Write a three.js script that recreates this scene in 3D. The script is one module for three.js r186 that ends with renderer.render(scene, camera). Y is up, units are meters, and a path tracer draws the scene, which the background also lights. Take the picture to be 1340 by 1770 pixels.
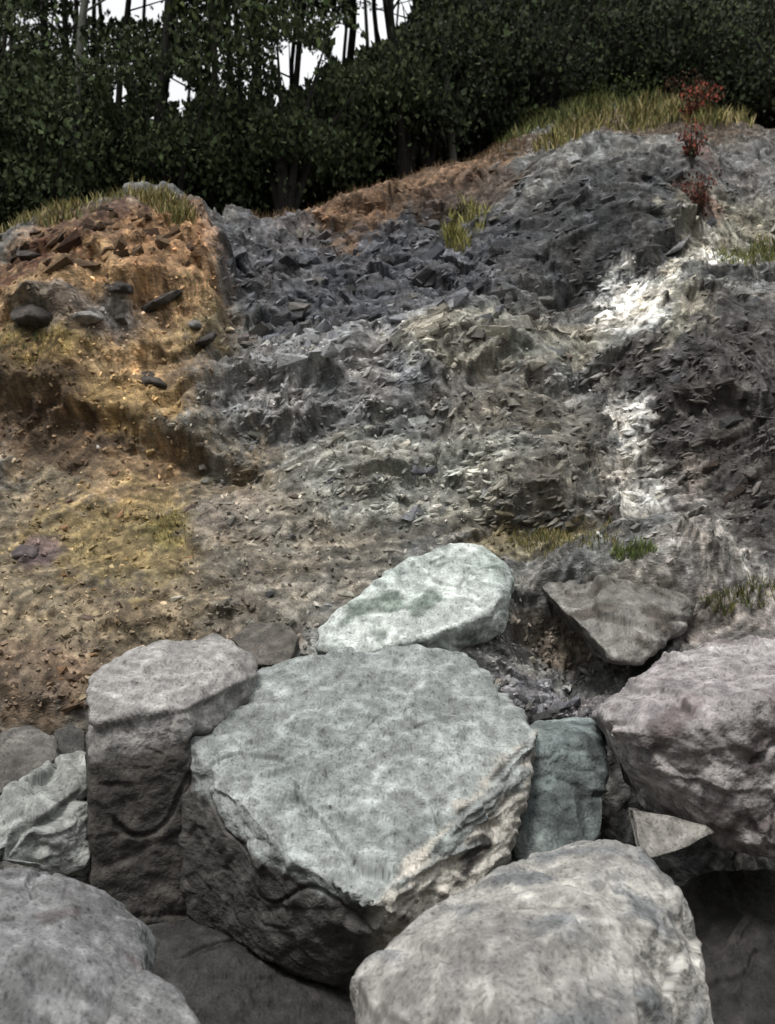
import * as THREE from 'three';
import { ConvexHull } from 'three/addons/math/ConvexHull.js';
import { mergeGeometries } from 'three/addons/utils/BufferGeometryUtils.js';

// ---------------------------------------------------------------- camera, sky, sun, exposure
const scene = new THREE.Scene();
const PITCH = 4 * Math.PI / 180, FPX = 1898, EYE = new THREE.Vector3(0, 1.7, 0);
const camera = new THREE.PerspectiveCamera(50, 775 / 1024, 0.05, 600);
camera.position.copy(EYE);
camera.rotation.x = PITCH;
camera.focus = 5.6; camera.userData.fStop = 2.6;
scene.add(camera);
const renderer = new THREE.WebGLRenderer({ antialias: true });
renderer.toneMapping = THREE.LinearToneMapping;
renderer.toneMappingExposure = 1.62;
renderer.shadowMap.enabled = true;
{ // overcast sky: brighter towards the zenith, soft broken cloud
  const W = 512, H = 256, d = new Float32Array(W * H * 4);
  for (let j = 0; j < H; j++) for (let i = 0; i < W; i++) {
    const v = (j + .5) / H, el = (v - .5) * Math.PI, az = i / W * Math.PI * 2;
    const s = Math.max(0, Math.sin(el));
    let L = .62 * (1 + 2 * s) / 1.8;
    L *= 1 + .10 * Math.sin(az * 3 + 4 * s) * Math.cos(el * 5 + az * 2) + .06 * Math.sin(az * 7 - el * 9);
    const k = (j * W + i) * 4;
    d[k] = L * .985; d[k + 1] = L; d[k + 2] = L * 1.02; d[k + 3] = 1;
  }
  const t = new THREE.DataTexture(d, W, H, THREE.RGBAFormat, THREE.FloatType);
  t.mapping = THREE.EquirectangularReflectionMapping; t.magFilter = THREE.LinearFilter; t.minFilter = THREE.LinearFilter;
  t.wrapS = THREE.RepeatWrapping; t.needsUpdate = true;
  scene.background = t; scene.environment = t;
}
const sun = new THREE.DirectionalLight(0xfffaf3, 1.5);
sun.position.set(-9, 34, 8); sun.target.position.set(0, 2, -8);
sun.castShadow = true; sun.shadow.radius = 26;
sun.shadow.mapSize.set(2048, 2048);
Object.assign(sun.shadow.camera, { left: -30, right: 30, top: 30, bottom: -30, near: 1, far: 90 });
scene.add(sun, sun.target);

// ---------------------------------------------------------------- helpers
let seed = 12345;
const rnd = () => { seed = (seed * 1664525 + 1013904223) >>> 0; return seed / 4294967296; };
const rr = (a, b) => a + (b - a) * rnd();
const reseed = s => { seed = s >>> 0; };
const clamp = (x, a = 0, b = 1) => x < a ? a : x > b ? b : x;
const sst = (a, b, x) => { const t = clamp((x - a) / (b - a)); return t * t * (3 - 2 * t); };
const lerp = (a, b, t) => a + (b - a) * t;
const PERM = new Uint8Array(512);
{ reseed(77); const p = [...Array(256).keys()]; for (let i = 255; i > 0; i--) { const j = Math.floor(rnd() * (i + 1)); [p[i], p[j]] = [p[j], p[i]]; } for (let i = 0; i < 512; i++) PERM[i] = p[i & 255]; }
const grad = (h, x, y, z) => { h &= 15; const u = h < 8 ? x : y, v = h < 4 ? y : (h === 12 || h === 14 ? x : z); return ((h & 1) ? -u : u) + ((h & 2) ? -v : v); };
function noise(x, y, z) { // gradient noise, about -1..1
  const X = Math.floor(x), Y = Math.floor(y), Z = Math.floor(z);
  x -= X; y -= Y; z -= Z;
  const u = x * x * x * (x * (x * 6 - 15) + 10), v = y * y * y * (y * (y * 6 - 15) + 10), w = z * z * z * (z * (z * 6 - 15) + 10);
  const a = X & 255, b = Y & 255, c = Z & 255, a1 = (a + 1) & 255;
  const A = PERM[a] + b, B = PERM[a1] + b, AA = PERM[A & 255] + c, AB = PERM[(A + 1) & 255] + c, BA = PERM[B & 255] + c, BB = PERM[(B + 1) & 255] + c;
  const g = (i, X2, Y2, Z2) => grad(PERM[i & 255], X2, Y2, Z2);
  return lerp(lerp(lerp(g(AA, x, y, z), g(BA, x - 1, y, z), u), lerp(g(AB, x, y - 1, z), g(BB, x - 1, y - 1, z), u), v),
    lerp(lerp(g(AA + 1, x, y, z - 1), g(BA + 1, x - 1, y, z - 1), u), lerp(g(AB + 1, x, y - 1, z - 1), g(BB + 1, x - 1, y - 1, z - 1), u), v), w);
}
function fbm(x, y, z, o) { let a = 1, s = 0, n = 0; for (let i = 0; i < o; i++) { s += a * noise(x, y, z); n += a; a *= .5; x = x * 2.03 + 11.3; y = y * 2.03 + 5.7; z = z * 2.03 + 3.1; } return s / n; }
function ridged(x, y, z, o) { let a = 1, s = 0, n = 0; for (let i = 0; i < o; i++) { const v = 1 - Math.abs(noise(x, y, z)) * 2; s += a * v; n += a; a *= .5; x = x * 2.07 + 7.3; y = y * 2.07 + 1.7; z = z * 2.07 + 9.1; } return s / n; }
const cell = [0, 0, 0, 0];
function worley(x, y, z) { // nearest and second nearest cell distance, random value and slope per cell
  const X = Math.floor(x), Y = Math.floor(y), Z = Math.floor(z); let d1 = 9, d2 = 9, id = 0, ox = 0, oy = 0;
  for (let i = -1; i < 2; i++) for (let j = -1; j < 2; j++) for (let k = -1; k < 2; k++) {
    const h = PERM[(PERM[(PERM[(X + i) & 255] + Y + j) & 255] + Z + k) & 255], h2 = PERM[h + 37], h3 = PERM[h2 + 91];
    const dx = X + i + h / 255 - x, dy = Y + j + h2 / 255 - y, dz = Z + k + h3 / 255 - z, d = Math.sqrt(dx * dx + dy * dy + dz * dz);
    if (d < d1) { d2 = d1; d1 = d; id = PERM[h3 + 13]; ox = dx; oy = dy; } else if (d < d2) d2 = d;
  }
  cell[0] = d1; cell[1] = d2; cell[2] = id / 255; cell[3] = ox * ((id & 7) / 3.5 - 1) + oy * (((id >> 3) & 7) / 3.5 - 1);
}
const lin = c => { c /= 255; return c <= .04045 ? c / 12.92 : Math.pow((c + .055) / 1.055, 2.4); };
const L3 = (r, g, b) => [lin(r), lin(g), lin(b)];
const muted = (c, k = .36) => { const y = .3 * c[0] + .59 * c[1] + .11 * c[2]; return c.map(v => lerp(v, y, k)); };
const dirOf = (px, py) => { const dx = (px - 670) / FPX, dy = (885 - py) / FPX, c = Math.cos(PITCH), s = Math.sin(PITCH); return [dx, dy * c + s, dy * s - c]; };
const at = (px, py, d) => { const v = dirOf(px, py); return new THREE.Vector3(EYE.x + v[0] * d, EYE.y + v[1] * d, EYE.z + v[2] * d); };
const toPx = p => { const c = Math.cos(PITCH), s = Math.sin(PITCH), y = p.y - EYE.y, z = p.z, yy = y * c + z * s, zz = -y * s + z * c; return [670 + p.x / -zz * FPX, 885 - yy / -zz * FPX, -zz]; };
const used = {};
const numbered = n => { const k = used[n] = (used[n] ?? -1) + 1; return k ? n + '_' + String(k).padStart(3, '0') : n; };
function tag(o, label, category, group, kind) { if (label) o.userData.label = label; if (category) o.userData.category = category; if (group) o.userData.group = group; if (kind) o.userData.kind = kind; return o; }
function mesh(name, geo, mat, parent) { const m = new THREE.Mesh(geo, mat); m.name = parent && parent !== scene ? name : numbered(name); m.castShadow = m.receiveShadow = true; (parent || scene).add(m); return m; }
function geoFrom(pos, idx, col, uv) {
  const g = new THREE.BufferGeometry();
  g.setAttribute('position', new THREE.BufferAttribute(pos, 3)); if (col) g.setAttribute('color', new THREE.BufferAttribute(col, 3)); if (uv) g.setAttribute('uv', new THREE.BufferAttribute(uv, 2));
  g.setIndex(new THREE.BufferAttribute(idx, 1)); g.computeVertexNormals(); return g;
}
// ---------------------------------------------------------------- textures and materials
function grainTex(size, fn, srgb) {
  const d = new Uint8Array(size * size * 4);
  for (let j = 0; j < size; j++) for (let i = 0; i < size; i++) { const v = fn(i / size, j / size), k = (j * size + i) * 4; for (let c = 0; c < 3; c++) d[k + c] = clamp(Array.isArray(v) ? v[c] : v) * 255; d[k + 3] = 255; }
  const t = new THREE.DataTexture(d, size, size); t.wrapS = t.wrapT = THREE.RepeatWrapping; t.magFilter = THREE.LinearFilter; t.minFilter = THREE.LinearMipmapLinearFilter; t.generateMipmaps = true;
  if (srgb) t.colorSpace = THREE.SRGBColorSpace; t.needsUpdate = true; return t;
}
function tile(u, v, f, sd) { // noise that repeats after one texture
  const x = u * f, y = v * f, X = Math.floor(x), Y = Math.floor(y), fx = x - X, fy = y - Y, w = fx * fx * fx * (fx * (fx * 6 - 15) + 10), h = fy * fy * fy * (fy * (fy * 6 - 15) + 10);
  const g = (i, j, dx, dy) => { const k = PERM[(PERM[(((X + i) % f) + sd) & 255] + ((Y + j) % f)) & 255] / 256 * 6.2832; return Math.cos(k) * dx + Math.sin(k) * dy; };
  return 1.5 * lerp(lerp(g(0, 0, fx, fy), g(1, 0, fx - 1, fy), w), lerp(g(0, 1, fx, fy - 1), g(1, 1, fx - 1, fy - 1), w), h);
}
const tfbm = (u, v, f, o, sd) => { let a = 1, s = 0, n = 0; for (let i = 0; i < o; i++) { s += a * tile(u, v, f, sd + i * 17); n += a; a *= .62; f *= 2; } return s / n; };
const rockBump = grainTex(1024, (u, v) => .5 + .55 * tfbm(u, v, 14, 5, 3) - .25 * Math.max(0, tile(u, v, 47, 9) - .35));
const rockGrain = grainTex(1024, (u, v) => { const m = tile(u, v, 80, 40), w = tile(u, v, 37, 61), s = .74 + .5 * tfbm(u, v, 18, 5, 21) + (m > .42 ? .2 : 0) - (m < -.45 ? .24 : 0) - (w > .5 ? .16 : 0); return [s, s, s * .99]; });
const rockMat = (bs = .012) => new THREE.MeshStandardMaterial({ vertexColors: true, roughness: .92, map: rockGrain, bumpMap: rockBump, bumpScale: bs });
const cliffMat = rockMat(.016), boulderMat = rockMat(.016);

// ---------------------------------------------------------------- slope frame: x across, s up the slope, h out of it
const ANG = 47 * Math.PI / 180, P0 = new THREE.Vector3(0, .9, -6);
const U = [0, Math.sin(ANG), -Math.cos(ANG)], N = [0, Math.cos(ANG), Math.sin(ANG)];
function toSlope(px, py, h = 0) { // where the ray of a picture point meets the slope
  const v = dirOf(px, py), ox = EYE.x - P0.x, oy = EYE.y - P0.y - h * N[1], oz = EYE.z - P0.z - h * N[2];
  const t = -(oy * N[1] + oz * N[2]) / (v[1] * N[1] + v[2] * N[2]);
  return [ox + v[0] * t, (oy + v[1] * t) * U[1] + (oz + v[2] * t) * U[2]];
}
const crestPts = [[-900, 480], [-300, 460], [0, 432], [150, 392], [250, 372], [320, 396], [375, 402], [405, 352], [450, 380], [520, 352], [700, 285], [860, 245], [950, 195], [1030, 165], [1180, 165], [1240, 205], [1340, 215], [1700, 190], [2300, 170]].map(([a, b]) => toSlope(a, b));
function crestS(x) { for (let i = 0; i < crestPts.length - 1; i++) if (x < crestPts[i + 1][0]) { const t = clamp((x - crestPts[i][0]) / (crestPts[i + 1][0] - crestPts[i][0])); return lerp(crestPts[i][1], crestPts[i + 1][1], t); } return crestPts[crestPts.length - 1][1]; }

// bulges and hollows of the face (picture place, radii in picture points, turn in degrees, metres)
const bulges = [], edges = [];
const S = (px, py) => groundAt(px, py);
function ell(px, py, rx, ry, rot) {
  const c = S(px, py), ax = S(px + 10, py), ay = S(px, py - 10), mx = Math.hypot(ax[0] - c[0], ax[1] - c[1]) / 10, fa = toSlope(px, py - 10), fc = toSlope(px, py), my = Math.min(1.1 * Math.hypot(fa[0] - fc[0], fa[1] - fc[1]) / 10, 3 * mx, Math.hypot(ay[0] - c[0], ay[1] - c[1]) / 10);
  const r = (rot || 0) * Math.PI / 180; return { x: c[0], s: c[1], rx, ry, mx, my, c: Math.cos(r), n: Math.sin(r) };
}
const edist = (e, x, s) => { const dx = (x - e.x) / e.mx, dy = (s - e.s) / e.my, a = dx * e.c + dy * e.n, b = -dx * e.n + dy * e.c; return Math.sqrt(a * a / (e.rx * e.rx) + b * b / (e.ry * e.ry)); };
const bulgeList = [
  [190, 470, 220, 170, 0, .55], [180, 620, 130, 70, 0, .12], [1050, 380, 170, 120, 25, .5], [1260, 680, 190, 180, 0, .5], [1270, 330, 130, 90, 25, .25],
  [620, 650, 260, 80, 18, .3], [900, 620, 170, 60, 10, .25], [900, 800, 130, 110, 0, .28], [640, 800, 150, 70, 20, .2], [1090, 1010, 130, 55, 0, .35],
  [990, 1110, 100, 70, 0, -.4], [560, 440, 160, 70, 0, -.15], [1020, 560, 110, 60, 20, -.15], [1250, 1000, 160, 90, 0, .2], [240, 960, 260, 120, 0, .12], [420, 1090, 90, 40, 0, .15],
].map(b => ({ e: ell(...b.slice(0, 5)), a: b[5] }));
bulges.push(...bulgeList);
// broken edges: from, to, how far the upper lip stands out, how far it fades, undercut
const edgeList = [
  [[-20, 668], [100, 712], .14, .5, .17], [[90, 708], [240, 752], .11, .45, .14], [[260, 740], [330, 770], .10, .3, .16], [[310, 755], [440, 830], .12, .4, .18],
  [[385, 362], [388, 620], -.2, .3, -.14], [[900, 370], [1010, 268], .0, .3, .15], [[1105, 470], [1200, 402], .12, .25, .14], [[1180, 512], [1360, 490], .1, .4, .1],
  [[880, 520], [980, 505], .14, .25, .16], [[700, 480], [900, 545], .12, .3, .12], [[760, 690], [790, 800], .1, .25, .14], [[790, 790], [860, 900], .08, .25, .12], [[660, 720], [760, 690], .1, .3, .1],
  [[300, 700], [560, 650], .08, .3, .08], [[440, 760], [640, 720], .1, .3, .12], [[470, 700], [620, 610], .1, .25, .1], [[620, 860], [760, 790], .06, .3, .08], [[880, 905], [1060, 900], .1, .3, .1],
  [[200, 500], [240, 500], .1, .2, .14], [[235, 535], [310, 500], .12, .2, .16], [[170, 525], [215, 555], .08, .2, .16], [[330, 610], [375, 590], .1, .2, .14], [[250, 595], [300, 610], .07, .2, .1],
  [[0, 545], [80, 545], .12, .3, .18], [[60, 400], [310, 370], .1, .25, .12], [[20, 445], [180, 455], .1, .25, .12], [[870, 300], [700, 350], .12, .3, .16], [[450, 400], [700, 340], .1, .3, .1],
  [[1050, 640], [1140, 600], .07, .3, .1], [[1130, 720], [1340, 700], .06, .3, .1], [[780, 640], [900, 590], .1, .25, .12], [[900, 660], [1050, 640], .08, .3, .1], [[160, 1070], [330, 1060], .05, .2, .07], [[330, 1066], [430, 1045], .05, .2, .07], [[1190, 1065], [1240, 1040], .08, .2, .14],
].map(([p, q, a, l, u]) => { const A = S(...p), B = S(...q), len = Math.hypot(B[0] - A[0], B[1] - A[1]); let tx = (B[0] - A[0]) / len, ts = (B[1] - A[1]) / len; return { x: A[0], s: A[1], tx, ts, nx: -ts, ns: tx, len, a, l, u }; });
edges.push(...edgeList);
function macro(x, s) {
  let h = -.6 * sst(.6, -.3, s) - .35 * Math.exp(-((s - 2.2) * (s - 2.2)) / 2.5) + .18 * fbm(x * .55, s * .55, 3.3, 2);
  for (const b of bulges) { const d = edist(b.e, x, s); if (d < 1.6) h += b.a * (1 - sst(.35, 1.6, d)); }
  const wx = x + .14 * noise(x * 2.3, s * 2.3, 1.5) + .09 * noise(x * 7, s * 7, 4.5), ws = s + .14 * noise(x * 2.3, s * 2.3, 8.5) + .09 * noise(x * 7, s * 7, 14.5);
  for (const e of edges) {
    const dx = wx - e.x, ds = ws - e.s, t = dx * e.tx + ds * e.ts; if (t < -.25 || t > e.len + .25) continue;
    const n = dx * e.nx + ds * e.ns; if (n > 3 * e.l || n < -1) continue;
    const f = sst(-.22, .12, t) * sst(-.22, .12, e.len - t), k = sst(-.10, .03, n);
    h += f * (k * e.a * Math.exp(-Math.max(0, n) / e.l) - (1 - k) * e.u * Math.exp(Math.min(0, n) / .16));
  }
  return h;
}
// how rough the face is: bedrock, blocky rubble, earth
const roughE = { rubble: ell(620, 480, 300, 150, 5), bank: ell(170, 500, 240, 200, 0), scree: ell(250, 980, 460, 260, 0), rock: ell(900, 650, 560, 330, 0), fol: ell(1240, 760, 190, 230, 0) };
const LAY = [0, 0, 0, 0, 0, 0];
function layers(x, s) { // bedding of the rock: place in the coarse and the fine layer, their numbers, how open they are here
  const th = .42 + .55 * noise(x * .45 + 3, s * .45, 31) + .25 * noise(x * 1.4, s * 1.4, 33), c = Math.cos(th), n = Math.sin(th);
  const wx = x + .16 * noise(x * 1.6, s * 1.6, 41), ws = s + .16 * noise(x * 1.6, s * 1.6, 47), a = wx * c + ws * n, b = -wx * n + ws * c;
  const f1 = b * 5.2 + .9 * fbm(a * 1.1, b * 2.2, 12, 3) + .22 * noise(a * 7, b * 9, 13), f2 = b * 12.5 + 1.1 * fbm(a * 2.4, b * 4, 16, 2) + .3 * noise(a * 14, b * 16, 17);
  const i1 = Math.floor(f1), i2 = Math.floor(f2);
  LAY[0] = f1 - i1; LAY[1] = f2 - i2; LAY[2] = PERM[(i1 * 7 + 400) & 255] / 255; LAY[3] = PERM[(i2 * 11 + 900) & 255] / 255;
  LAY[4] = sst(-.25, .35, noise(a * 1.3 + 3, i1 * 3.7, 23)); LAY[5] = sst(-.3, .3, noise(a * 3.1 + 7, i2 * 2.3, 29));
}
const lip = t => t < .86 ? Math.pow(1 - t / .86, .8) : (t - .86) / .14 * .15;
function relief(x, s) {
  const wob = .35 * noise(x * .7, s * .7, 21), wRub = 1 - sst(.7, 1.15, edist(roughE.rubble, x, s) + wob * .4), wScr = 1 - sst(.75, 1.1, edist(roughE.scree, x, s) + wob * .4), wBank = 1 - sst(.8, 1.1, edist(roughE.bank, x, s) + wob * .3);
  const soft = Math.max(wScr, wBank * .55), hard = 1 - soft;
  const th = .42 + .55 * noise(x * .45 + 3, s * .45, 31) + .25 * noise(x * 1.4, s * 1.4, 33), c = Math.cos(th), n = Math.sin(th);
  const wx = x + .16 * noise(x * 1.6, s * 1.6, 41), ws = s + .16 * noise(x * 1.6, s * 1.6, 47);
  const a = wx * c + ws * n, b = -wx * n + ws * c;
  let h = 0;
  const a1 = a + .05 * noise(x * 6, s * 6, 43), b1 = b + .05 * noise(x * 6, s * 6, 49);
  layers(x, s);
  h += hard * (1 - .75 * wRub) * (.062 * (.35 + .65 * LAY[2]) * LAY[4] * lip(LAY[0]) + .026 * (.4 + .6 * LAY[3]) * LAY[5] * lip(LAY[1])) + hard * .022 * ridged(a * 1.3, b * 4, .7, 2);
  worley(a1 * 2.4, b1 * 5.0, 5.5); h += hard * (.025 * cell[2] + .04 * cell[3]) * sst(0, .14, cell[1] - cell[0]);
  worley(a1 * 6.0, b1 * 10, 2.5); h += (hard * .012 + .004) * (cell[2] + cell[3] * 1.5) - hard * .01 * (1 - sst(0, .2, cell[1] - cell[0]));
  worley(a1 * 14, b1 * 21, 6.5); h += (hard * .009 + .003) * (cell[2] + cell[3] * 1.5);
  if (wRub > .01) { worley(wx * 4.6 + ws, ws * 5.2, 7.5); h += wRub * (.05 * cell[2] + .075 * cell[3] - .03 * (1 - sst(0, .2, cell[1] - cell[0]))); }
  if (soft > .01) { h += soft * (.05 * fbm(x * 2.2, s * 2.2, 51, 4) + .034 * fbm(x * 9, s * 9, 57, 3)); worley(x * 8, s * 8, 3.5); h += soft * .05 * Math.max(0, cell[2] - .3) * (1 - sst(.05, .5, cell[0])); worley(x * 19, s * 19, 8.5); h += soft * .022 * Math.max(0, cell[2] - .3) * (1 - sst(.05, .5, cell[0])); }
  if (wBank > .01) { h += wBank * .09 * Math.max(0, ridged(x * 1.7, s * 2.6, 61, 3) - .25); }
  h += .016 * fbm(a * 16, b * 24, 71, 3) * (hard + .5);
  return h;
}
function surf(x, s, full = true) { // point of the ground for a place in slope coordinates
  const sc = crestS(x) + .12 * noise(x * 2.2, .5, 9) + .05 * noise(x * 7, .5, 19), k = .35, q = (s - sc) / k, over = q > 20 ? s - sc : k * Math.log(1 + Math.exp(q)), along = s - over, keep = 1 / (1 + Math.exp(q * 1.2));
  const hb = macro(x, Math.min(s, sc + .6)) * (.15 + .85 * keep) + (full ? relief(x, s) * (.3 + .7 * keep) : 0);
  const ny = lerp(1, N[1], keep), nz = lerp(.05, N[2], keep), l = Math.hypot(ny, nz), h = hb / l;
  const rise = .16 + .10 * sst(0, 5, x);
  let X = P0.x + x, Y = P0.y + along * U[1] + over * rise + h * ny, Z = P0.z + along * U[2] - over + h * nz;
  if (full && over < 3) { // crumbled in every direction
    const dx = .04 * noise(X * 4, Y * 4, Z * 4) + .016 * noise(X * 11, Y * 11, Z * 11), dy = .04 * noise(X * 4 + 50, Y * 4, Z * 4) + .018 * noise(X * 11 + 50, Y * 11, Z * 11), dz = .04 * noise(X * 4, Y * 4 + 50, Z * 4) + .018 * noise(X * 11, Y * 11 + 50, Z * 11);
    X += dx; Y += dy; Z += dz;
  }
  return [X, Y, Z];
}
function groundAt(px, py, n = 9) { // meets the real surface along a picture ray
  let [x, s] = toSlope(px, py, 0);
  for (let i = 0; i < n; i++) { const p = surf(x, s, false), q = toPx({ x: p[0], y: p[1], z: p[2] }); x -= (q[0] - px) / FPX * q[2]; s += (q[1] - py) / FPX * q[2] * .95; s = Math.min(s, crestS(x) + .9); }
  return [x, s];
}
// ---------------------------------------------------------------- colours of the face
const base = L3(106, 106, 104);
const patches = [
  // px, py, rx, ry, turn, colour, strength, raggedness
  [650, 490, 290, 160, 5, [76, 78, 86], .95, .45], [620, 650, 270, 80, 14, [132, 131, 131], .8, .5], [640, 810, 210, 100, 0, [130, 130, 120], .7, .5], [520, 760, 120, 50, 10, [92, 93, 94], .7, .5],
  [900, 590, 190, 90, 8, [138, 134, 118], .8, .5], [900, 760, 170, 120, 0, [100, 94, 82], .8, .5], [780, 860, 90, 70, 0, [128, 126, 112], .7, .5],
  [1250, 650, 190, 160, 0, [70, 66, 64], .95, .4], [1260, 880, 130, 170, 0, [72, 67, 64], .9, .5], [1050, 370, 200, 130, 15, [64, 65, 68], .95, .4], [950, 318, 62, 10, 40, [156, 156, 153], .55, .7],
  [1270, 420, 130, 70, 25, [140, 134, 112], .7, .5], [1290, 300, 90, 45, 25, [100, 98, 97], .7, .5],
  [690, 322, 260, 64, 16, [118, 84, 54], .9, .6], [810, 345, 110, 50, 15, [84, 64, 50], .8, .6], [1130, 235, 220, 60, 8, [88, 70, 52], .9, .6],
  [150, 500, 240, 210, 0, [150, 118, 80], 1, .35], [190, 395, 170, 55, 8, [82, 52, 38], .85, .8, 1], [60, 450, 90, 60, 0, [96, 60, 42], .75, .8, 1], [300, 420, 80, 60, 0, [150, 108, 68], .7, .8], [180, 615, 100, 55, 0, [176, 144, 100], .8, .5], [60, 600, 90, 60, 0, [140, 122, 60], .7, .7], [130, 540, 120, 45, 0, [108, 98, 92], .8, .5], [220, 545, 70, 25, 10, [140, 136, 134], .7, .5],
  [130, 370, 220, 28, 10, [140, 128, 56], .8, .7], [330, 560, 70, 60, 0, [136, 118, 80], .6, .6],
  [190, 960, 360, 250, 0, [116, 102, 80], .95, .35], [60, 720, 170, 40, -18, [84, 66, 50], .8, .6], [230, 700, 90, 40, -10, [150, 122, 76], .7, .6], [240, 840, 85, 60, 0, [150, 122, 88], .7, .8], [215, 930, 160, 90, 0, [126, 108, 62], .6, .9], [300, 910, 50, 40, 30, [104, 96, 40], .6, .6],
  [70, 960, 36, 36, 0, [82, 66, 72], .8, .4], [70, 1170, 150, 70, 0, [92, 75, 60], .8, .7], [400, 890, 90, 60, 0, [122, 112, 104], .6, .5], [540, 960, 190, 130, 10, [116, 108, 94], .8, .4], [430, 1080, 100, 40, 0, [102, 94, 82], .8, .4], [690, 850, 190, 100, 8, [134, 135, 126], .85, .5],
  [1200, 1060, 190, 70, 0, [134, 124, 120], .8, .4], [1100, 1000, 130, 40, 0, [140, 138, 130], .7, .4], [980, 1120, 110, 80, 0, [104, 92, 78], .8, .4], [1000, 1230, 180, 50, 0, [112, 108, 112], .8, .4],
  [980, 938, 105, 24, 0, [128, 112, 70], .6, .8],
  [1237, 456, 32, 28, 0, [232, 229, 221], 1, .9, 1], [1225, 418, 18, 32, -20, [214, 210, 200], .9, 1.2, 1], [1098, 540, 48, 48, 0, [232, 229, 221], 1, 1.2, 1], [1150, 486, 74, 13, 38, [196, 190, 174], .95, 1, 1], [1180, 540, 60, 26, 20, [176, 170, 148], .6, 1.2, 1],
  [1088, 740, 30, 66, 0, [200, 196, 188], 1, 1.2, 1], [1100, 850, 52, 105, 0, [184, 180, 172], .95, 1.2, 1], [1245, 950, 46, 100, 0, [150, 143, 136], .85, 1.2, 1], [1190, 850, 40, 60, 0, [142, 134, 128], .6, 1.2, 1],
  [1200, 210, 26, 26, 0, [116, 72, 60], .6, .9], [1192, 268, 16, 34, 0, [108, 66, 58], .6, .9], [1212, 360, 30, 26, 0, [98, 62, 52], .7, .9],
  [300, 440, 84, 120, 0, [154, 114, 76], .7, .4], [470, 440, 84, 90, 0, [82, 83, 88], .85, .35],
].map(p => ({ e: ell(...p.slice(0, 5)), c: L3(...muted(p[5], p[0] < 400 && p[1] < 1200 ? (p[1] > 680 ? .15 : .22) : .34)), w: p[6], r: p[7], k: p[8] || 0 }));
const GAIN = 1.22;
const soilness = (x, s) => 1 - sst(.75, 1.1, edist(roughE.scree, x, s)) * sst(.8, 1.1, edist(roughE.bank, x, s));
function faceColour(x, s, out, p) {
  let r = base[0], g = base[1], b = base[2];
  const n1 = fbm(x * 1.9, s * 1.9, 81, 4), n2 = fbm(x * 8, s * 8, 87, 3), n3 = fbm(x * 24, s * 30, 83, 2), nn = n1 * .9 + n2 * .8 + n3 * .55;
  for (const p of patches) { const d = edist(p.e, x, s); if (d > 2.2) continue; const w = p.w * (1 - sst(.72, 1.18, d + nn * p.r)) * (p.k ? sst(-.5, .05, n2 + .8 * n3) : 1); r = lerp(r, p.c[0], w); g = lerp(g, p.c[1], w); b = lerp(b, p.c[2], w); }
  let X = x, Y = s, Z = 0; if (p) { X = p[0]; const dy = p[1] - P0.y, dz = p[2] - P0.z; Y = dy * U[1] + dz * U[2]; Z = dy * N[1] + dz * N[2]; }
  const th = .42 + .55 * noise(x * .45 + 3, s * .45, 31) + .25 * noise(x * 1.4, s * 1.4, 33), c = Math.cos(th), n = Math.sin(th), a2 = X * c + Y * n, b2 = -X * n + Y * c;
  const vein = fbm(a2 * 3, b2 * 12, Z * 9 + 91, 4), spk = fbm(X * 15, Y * 15, Z * 15 + 95, 3), pale = Math.max(0, ridged(a2 * 1.8, b2 * 6, Z * 4 + 97, 3) - .5), thin = Math.max(0, ridged(a2 * 5, b2 * 13, Z * 9 + 37, 2) - .62);
  layers(x, s); const bed = (1 - .6 * soilness(x, s)) * (.62 * (LAY[2] - .5) * LAY[4] + .85 * (LAY[3] - .5) * LAY[5]);
  const m = GAIN * Math.exp(bed + 1.2 * vein + 1.25 * spk - .14) * (1 + 1.5 * pale + 2.6 * thin), hue = fbm(x * 3.5, s * 3.5, 99, 3);
  out[0] = r * m * (1 + .12 * hue); out[1] = g * m; out[2] = b * m * (1 - .12 * hue);
}
// ---------------------------------------------------------------- the rock face and the hilltop as one sheet
{
  const NX = 680, NS = 790, pos = new Float32Array(NX * NS * 3), col = new Float32Array(NX * NS * 3), uv = new Float32Array(NX * NS * 2), idx = new Uint32Array((NX - 1) * (NS - 1) * 6), o = [0, 0, 0];
  for (let j = 0; j < NS; j++) {
    const t = j / (NS - 1), s = t < .9 ? lerp(-1.2, 12.4, Math.pow(t / .9, 1.25)) : 12.4 + Math.pow((t - .9) / .1, 2.6) * 42;
    for (let i = 0; i < NX; i++) {
      let a = i / (NX - 1) * 2 - 1; a = a * .92 + .08 * a * a * a * a * a * a * a * a * a * 6;
      const x = a * (2.9 + .28 * (Math.min(s, 13) + 1) + Math.max(0, s - 12.4) * .8), k = j * NX + i, p = surf(x, s);
      pos.set(p, k * 3); faceColour(x, s, o, p);
      const fl = sst(.25, .9, s - crestS(x) + .4 * noise(x * 2, s * 2, 5)); // leaf litter under the trees
      const lt = 1 + .5 * fbm(x * 6, s * 6, 15, 3);
      col[k * 3] = lerp(o[0], .085 * lt, fl); col[k * 3 + 1] = lerp(o[1], .068 * lt, fl); col[k * 3 + 2] = lerp(o[2], .043 * lt, fl);
      uv[k * 2] = p[0]; uv[k * 2 + 1] = s + ((p[1] - P0.y) * N[1] + (p[2] - P0.z) * N[2]);
    }
  }
  let q = 0; for (let j = 0; j < NS - 1; j++) for (let i = 0; i < NX - 1; i++) { const k = j * NX + i; idx[q++] = k; idx[q++] = k + 1; idx[q++] = k + NX; idx[q++] = k + 1; idx[q++] = k + NX + 1; idx[q++] = k + NX; }
  globalThis.__face = mesh('rock_face', geoFrom(pos, idx, col, uv), cliffMat);
}
const face = globalThis.__face;
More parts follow.
